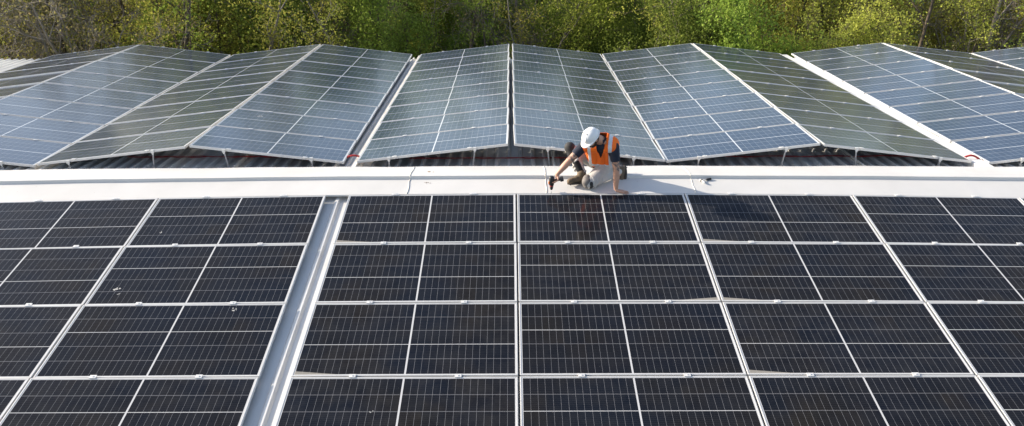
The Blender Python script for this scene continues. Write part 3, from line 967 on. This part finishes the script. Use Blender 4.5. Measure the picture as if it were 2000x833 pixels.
# ---- cordless drill held in the right hand
tip = at(1077, 374.5, .020); tip.z = .008
axd = Vector((.0, .10, 1)).normalized()
dr_ = empty('cordless_drill', tip)
tag(dr_, 'black cordless drill with red ring held upright in the worker\'s right hand', 'drill')
hx = Vector((.93, -.05, .30)).normalized()
a = axd
MB().tube([a*0, a*.05], .0035, 8).build('bit', MAT['steel'], dr_, True)
MB().tube([a*.045, a*.055, a*.085, a*.095], [.010, .018, .024, .024], 14).build('chuck', MAT['pole'], dr_, True)
MB().tube([a*.095, a*.108], [.0265, .0265], 14).build('ring', MAT['red'], dr_, True)
mb_ = MB(); mb_.tube([a*.108, a*.120, a*.20, a*.225, a*.235], [.028, .034, .036, .034, .022], 16); mb_.build('housing', MAT['pole'], dr_, True)
mb_ = MB(); mb_.tube([a*.165+hx*.02, a*.160+hx*.075, a*.160+hx*.115], [.021, .018, .020], 12)
g_ = mb_.build('grip', MAT['rubber'], dr_, True)
mb_ = MB(); q1 = a*.158+hx*.112; mb_.tube([q1, q1+hx*.008, q1+hx*.042, q1+hx*.048], [.026, .036, .036, .028], 8)
mb_.build('battery', MAT['pole'], dr_, False)
mb_ = MB(); mb_.tube([a*.130+Vector((-.033, -.012, 0)), a*.165+Vector((-.035, -.012, 0))], [.009, .009], 8); mb_.build('badge', MAT['orange'], dr_, True)

# ------------------------------------------------------------------ land and woods
GZ = -6.2
g = N('meadow'); geo = g.n('NewGeometry'); P_ = geo.outputs['Position']
f1 = g.noise(.35, 5, P_); f2 = g.noise(6, 4, P_)
cc = g.mix(g.ramp(f1, .35, .65), (0.035, 0.050, 0.014), (0.075, 0.085, 0.022))
cc = g.mix(g.math('MULTIPLY', g.ramp(f2, .4, .7), .6), cc, (0.070, 0.052, 0.030))
g.principled(cc, .95, 0, .1, f2, .5, .1)
MAT['ground'] = g.m
gx = np.linspace(-300, 300, 61); gy = np.linspace(-300, 380, 69)
vs = []; fs = []
for j, y in enumerate(gy):
    for i, x in enumerate(gx):
        bump = .35*math.sin(x*.13)*math.sin(y*.11)
        vs.append((x, y, GZ-.1+(bump if abs(x) > 22 or y > 16 or y < -14 else 0)))
for j in range(len(gy)-1):
    for i in range(len(gx)-1):
        a = j*len(gx)+i; fs.append((a, a+1, a+1+len(gx), a+len(gx)))
tag(MB().add(vs, fs).build('ground', MAT['ground'], None, True), kind='structure')

def leaf_mesh(name, centers, size, mat, per, spread, seed, up=.35):
    """small folded leaf faces scattered round twig points"""
    r = np.random.default_rng(seed)
    c = np.repeat(np.asarray(centers, float), per, axis=0)
    n = len(c)
    c = c + r.normal(0, spread, (n, 3))
    nrm = r.normal(0, 1, (n, 3)); nrm[:, 2] += up; nrm /= np.linalg.norm(nrm, axis=1)[:, None]
    t = r.normal(0, 1, (n, 3)); t -= nrm*(t*nrm).sum(1)[:, None]; t /= np.linalg.norm(t, axis=1)[:, None]
    b_ = np.cross(nrm, t)
    s = size*r.uniform(.5, 1.3, (n, 1))
    v = np.stack([c-t*s, c-b_*s*.6+nrm*s*.12, c+t*s, c+b_*s*.6+nrm*s*.12], 1).reshape(-1, 3)
    me = bpy.data.meshes.new(name)
    me.vertices.add(4*n); me.vertices.foreach_set('co', v.ravel())
    me.loops.add(4*n); me.loops.foreach_set('vertex_index', np.arange(4*n, dtype=np.int32))
    me.polygons.add(n); me.polygons.foreach_set('loop_start', np.arange(0, 4*n, 4, dtype=np.int32))
    me.polygons.foreach_set('loop_total', np.full(n, 4, dtype=np.int32))
    me.materials.append(mat); me.update(calc_edges=True)
    return me

def grow(seed, H, r0, style):
    """returns trunk MB and twig points"""
    rr = random.Random(seed); m = MB(); tw = []
    def branch(p, d, L, r, lvl, maxl):
        nseg = 6 if lvl == 0 else (4 if lvl < 3 else 2)
        pts = [p.copy()]; rad = [r]
        q = p.copy(); dd = d.copy()
        kids = []
        for i in range(nseg):
            j = .10 if lvl == 0 else .28
            dd = (dd+Vector((rr.gauss(0, j), rr.gauss(0, j), rr.gauss(0, j*.6)+(.03 if lvl else .0)))).normalized()
            q = q+dd*L/nseg
            t = (i+1)/nseg
            pts.append(q.copy()); rad.append(max(.007, r*(1-.78*t)))
            kids.append((q.copy(), dd.copy(), t, rad[-1]))
        m.tube(pts, rad, 6 if lvl == 0 else (4 if lvl < 2 else 3), 0, False)
        if lvl >= maxl-1:
            for i in range(1, len(pts)): tw.append(tuple(pts[i]))
        if lvl >= maxl: return
        for (kp, kd, t, kr) in kids:
            if lvl == 0 and t < style['bare']: continue
            nb = style['nb'][min(lvl, len(style['nb'])-1)]
            k = int(nb)+(1 if rr.random() < nb-int(nb) else 0)
            for _ in range(k):
                az = rr.uniform(0, 2*math.pi)
                o = kd.orthogonal().normalized(); o = Quaternion(kd, az) @ o
                sprd = style['ang']*rr.uniform(.6, 1.3)
                nd = (kd*math.cos(sprd)+o*math.sin(sprd)).normalized()
                LL = L*style['ratio']*rr.uniform(.55, 1.1)*(1.15-.5*t if lvl == 0 else 1)
                branch(kp, nd, LL, max(.010, kr*rr.uniform(.45, .75)), lvl+1, maxl)
    stems = style.get('stems', 1)
    for s in range(stems):
        lean = Vector((rr.gauss(0, style['lean']), rr.gauss(0, style['lean']), 1)).normalized()
        branch(Vector((rr.gauss(0, .15)*(stems > 1), rr.gauss(0, .15)*(stems > 1), -.2)), lean, H*rr.uniform(.85, 1.0), r0*(1 if s == 0 else .7), 0, 3)
    return m, tw

ST = {
 'airy':  dict(bare=.12, nb=[2.6, 1.7, 1.2], ang=.85, ratio=.40, lean=.08),
 'thorn': dict(bare=.10, nb=[2.8, 2.0, 1.5], ang=1.05, ratio=.46, lean=.22, stems=2),
 'dense': dict(bare=.08, nb=[3.2, 2.2, 1.3], ang=.80, ratio=.36, lean=.05),
 'pole':  dict(bare=.35, nb=[1.6, 1.4, 1.0], ang=.60, ratio=.28, lean=.10),
}
KIND = [  # name, style, H, r0, bark, leaf, leafsize, per, spread, label look
 ('budding_tree', 'airy', 9.5, .13, 'bark', 'leaf_y', .046, 5, .22, 'budding tree with sparse yellow leaves'),
 ('budding_tree', 'thorn', 8.0, .12, 'bark', 'leaf_y', .050, 6, .17, 'crooked tree with bright leaf clusters'),
 ('leafy_tree', 'dense', 9.0, .12, 'bark', 'leaf_g', .055, 9, .26, 'bushy tree in fresh green leaf'),
 ('leafy_tree', 'dense', 8.5, .11, 'barkg', 'leaf_d', .058, 10, .28, 'full tree in darker green leaf'),
 ('bare_tree', 'thorn', 8.5, .13, 'barkg', 'leaf_b', .045, 1, .14, 'nearly bare tangled tree with greyish twigs'),
 ('slender_tree', 'pole', 10.0, .12, 'bark', 'leaf_g', .050, 5, .24, 'slender dark-trunked tree, thin green crown'),
 ('slender_tree', 'pole', 10.0, .10, 'barkg', 'leaf_y', .044, 4, .22, 'slender pale-trunked tree, thin crown'),
]
PROTO = []
for ki, kd in enumerate(KIND):
    for vv in range(2):
        tm_, tw = grow(100+ki*7+vv, kd[2], kd[3], ST[kd[1]])
        tme = tm_.mesh('trunk', MAT[kd[4]], True)
        lme = leaf_mesh('crown', tw, kd[6], MAT[kd[5]], kd[7], kd[8], 500+ki*3+vv)
        PROTO.append((kd, tme, lme))
def shrub_mesh(seed, W, H, mat, size, n):
    r = np.random.default_rng(seed); pts = []
    lobes = [(r.uniform(-W, W)*.6, r.uniform(-W, W)*.6, r.uniform(.25, .8)*H, r.uniform(.35, .7)) for _ in range(9)]
    for (x, y, z, s) in lobes:
        k = n//9; d_ = r.normal(0, 1, (k, 3)); d_ /= np.linalg.norm(d_, axis=1)[:, None]
        rad = s*W*.75*r.uniform(.35, 1.0, (k, 1))**.6
        q = d_*rad*np.array([1, 1, .8])+np.array([x, y, z]); q = q[q[:, 2] > .05]; pts.append(q)
    pts = np.concatenate(pts)
    return leaf_mesh('foliage', pts, size, mat, 1, .05, seed), pts
SHR = []
for i, (mt, lb) in enumerate((('leaf_g', 'rounded bush in fresh green leaf'), ('leaf_d', 'dense dark green bush'), ('leaf_y', 'loose bush in yellow-green leaf'))):
    me_, pts = shrub_mesh(900+i, 1.8, 3.4, MAT[mt], .055, 5200)
    st = MB(); rr = random.Random(i)
    for k in range(9):
        a = pts[rr.randrange(len(pts))]; st.tube([(rr.uniform(-.3, .3), rr.uniform(-.3, .3), -.2), (a[0]*.5, a[1]*.5, a[2]*.55), tuple(a)], [.04, .025, .008], 4, 0, False)
    SHR.append((lb, st.mesh('stem', MAT['bark'], True), me_))

def screen(p):
    d = Vector(p)-CAM; z = d.dot(fwd)
    return CX+F_PX*d.dot(camR)/z, CY+F_PX*d.dot(camD)/z
marks = [(0, 'the far left corner'), (180, 'the first olive column'), (360, 'the pale grey-blue column'), (540, 'the third olive column'), (715, 'the blue fourth column'), (905, 'the left grey-green column'),
         (1085, 'the right grey-green column'), (1260, 'the blue seventh column'), (1440, 'the eighth olive column'), (1630, 'the deep blue column'), (1800, 'the tenth olive column'), (1960, 'the far right corner')]
def where(x, y):
    u, v = screen((x, y, -1.0))
    bm2 = min(marks, key=lambda q: abs(q[0]-u))
    dp = 'front row' if y < 17 else ('second row' if y < 22.5 else ('third row' if y < 27 else 'far back'))
    return u, '%s, behind %s' % (dp, bm2[1])
rr = random.Random(42)
placed = []
def place_tree(k, x, y, s, rz):
    kd, tme, lme = PROTO[k]
    e = empty(kd[0], (x, y, GZ-.05), (rr.uniform(-.05, .05), rr.uniform(-.05, .05), rz)); e.scale = (s, s, s*rr.uniform(.92, 1.08))
    obj('trunk', tme, e); obj('crown', lme, e)
    u, w_ = where(x, y)
    tag(e, kd[9]+', '+w_, 'tree', 'trees of the woods behind the building')
def kind_for(u, y):
    # left: bare and brownish with yellow-green; middle: fuller green; right: bright yellow-green clusters
    r = rr.random()
    if y < 17 and rr.random() < .30: return rr.choice([5, 6, 5])
    if u < 420: tab = [(4, .42), (0, .20), (1, .10), (2, .14), (5, .14)]
    elif u < 800: tab = [(0, .16), (4, .20), (2, .16), (6, .20), (5, .20), (3, .08)]
    elif u < 1450: tab = [(3, .22), (2, .20), (5, .24), (6, .14), (4, .10), (0, .10)]
    else: tab = [(1, .26), (0, .20), (4, .26), (2, .08), (5, .12), (6, .08)]
    a = 0
    for k, p in tab:
        a += p
        if r <= a: return k
    return tab[0][0]
rows = [(13.4, 1.9, .70), (15.6, 2.0, .72), (18.4, 2.1, .72), (21.5, 2.3, .74), (25.0, 2.6, .76), (29.5, 3.2, .80), (35.0, 4.0, .85)]
for ri, (y0, dx, sc_) in enumerate(rows):
    half = (y0+10.6)*.66+2.5
    x = -half+rr.uniform(0, dx)
    while x < half:
        y = y0+rr.uniform(-1.1, 1.1)
        u, _ = screen((x, y, -1.0))
        place_tree(kind_for(u, y)*2+rr.randrange(2), x, y, sc_*(1.22 if x < -7 else (1.08 if x > 8 else 1.0))*rr.uniform(.85, 1.12), rr.uniform(0, 6.28))
        x += dx*rr.uniform(.7, 1.35)
for ri, (y0, dx) in enumerate([(12.2, 2.3), (14.6, 2.3), (17.4, 2.5), (20.5, 2.8), (24.5, 3.4), (29.0, 4.2), (38, 5.5)]):
    half = (y0+10.6)*.66+2
    x = -half+rr.uniform(0, dx)
    while x < half:
        y = y0+rr.uniform(-.8, .8); u, w_ = where(x, y)
        mid_ = 600 < u < 1450
        k = rr.choices([0, 1, 2], [.4, .45 if mid_ else .25, .15 if mid_ else .35])[0]
        lb, st, fo = SHR[k]
        e = empty('bush', (x, y, GZ-.05), (0, 0, rr.uniform(0, 6.28))); s = rr.uniform(.6, 1.0); e.scale = (s, s, s*rr.uniform(.9, 1.25))
        obj('stem', st, e); obj('foliage', fo, e)
        tag(e, lb+', '+w_, 'bush', 'bushes of the woods behind the building')
        x += dx*rr.uniform(.7, 1.3)
# far wood that reads as one mass
r2 = np.random.default_rng(77)
npt = 60000
ang = r2.uniform(-.72, .72, npt); dist = r2.uniform(42, 62, npt)
cx_ = np.sin(ang)*dist; cy_ = np.cos(ang)*dist
hh = 7.8+1.8*np.sin(cx_*.5)+1.2*np.sin(cx_*1.3+cy_*.4)
cz_ = GZ+hh*r2.uniform(0, 1, npt)**.8
wm = leaf_mesh('woodland', np.stack([cx_, cy_, cz_], 1), .13, MAT['leaf_d'], 1, .2, 78)
tag(obj('woodland', wm), 'far mass of dark green woodland seen between the nearer trees', 'woodland', None, 'stuff')
# low growth on the woodland floor
n3 = 45000
xx_ = r2.uniform(-34, 34, n3); yy_ = r2.uniform(11.2, 42, n3)
gm = leaf_mesh('undergrowth', np.stack([xx_, yy_, GZ+r2.uniform(0, .55, n3)], 1), .07, MAT['leaf_g'], 1, .1, 79)
tag(obj('undergrowth', gm), 'low green undergrowth covering the woodland floor', 'undergrowth', None, 'stuff')
# teal roofed shed glimpsed through the trees at the upper right
MAT['teal'] = simple('teal_sheet_roof', (0.10, 0.27, 0.26), .5, 0, .15, 1.5)
shx, shy = 24.0, 33.0
sh_e = empty('shed', (shx, shy, GZ)); tag(sh_e, 'teal roofed shed with pale gable glimpsed through the trees at top right', 'shed')
MB().box(-5, 5, -3, 3, 0, 2.2).build('wall', MAT['flash'], sh_e)
rf = MB().add([(-5.4, -3.4, 2.15), (5.4, -3.4, 2.15), (5.4, 0, 3.4), (-5.4, 0, 3.4), (5.4, 3.4, 2.15), (-5.4, 3.4, 2.15)], [(0, 1, 2, 3), (3, 2, 4, 5)])
rf.add([(-5.4, -3.4, 2.05), (5.4, -3.4, 2.05), (5.4, 0, 3.3), (-5.4, 0, 3.3), (5.4, 3.4, 2.05), (-5.4, 3.4, 2.05)], [(3, 2, 1, 0), (5, 4, 2, 3)])
rf.build('roof', MAT['teal'], sh_e)


# ------------------------------------------------------------------ world and sun
SUN_EL, SUN_AZ = R_(23), R_(-75)     # azimuth from +Y towards +X
w = bpy.data.worlds.new('World'); scene.world = w; w.use_nodes = True
nt = w.node_tree; bg = nt.nodes['Background']
sky = nt.nodes.new('ShaderNodeTexSky'); sky.sky_type = 'NISHITA'; sky.sun_disc = False
sky.sun_elevation = SUN_EL; sky.sun_rotation = SUN_AZ
sky.altitude = 200; sky.air_density = 0.9; sky.dust_density = 1.7; sky.ozone_density = 1.0
hz = nt.nodes.new('ShaderNodeHueSaturation'); hz.inputs['Saturation'].default_value = 0.84
nt.links.new(sky.outputs[0], hz.inputs['Color']); nt.links.new(hz.outputs[0], bg.inputs[0]); bg.inputs[1].default_value = 0.15
ld = bpy.data.lights.new('sun', 'SUN'); ld.energy = 5.0; ld.angle = R_(0.6); ld.color = (1.0, 0.90, 0.76)
lo = bpy.data.objects.new('sun', ld); COL.objects.link(lo)
sd = Vector((math.sin(SUN_AZ)*math.cos(SUN_EL), math.cos(SUN_AZ)*math.cos(SUN_EL), math.sin(SUN_EL)))
lo.rotation_euler = sd.to_track_quat('Z', 'Y').to_euler()
lo.location = sd*50
vs_ = scene.view_settings
vs_.view_transform = 'Standard'; vs_.look = 'None'; vs_.gamma = 1.0; vs_.exposure = 0.8; vs_.use_curve_mapping = False
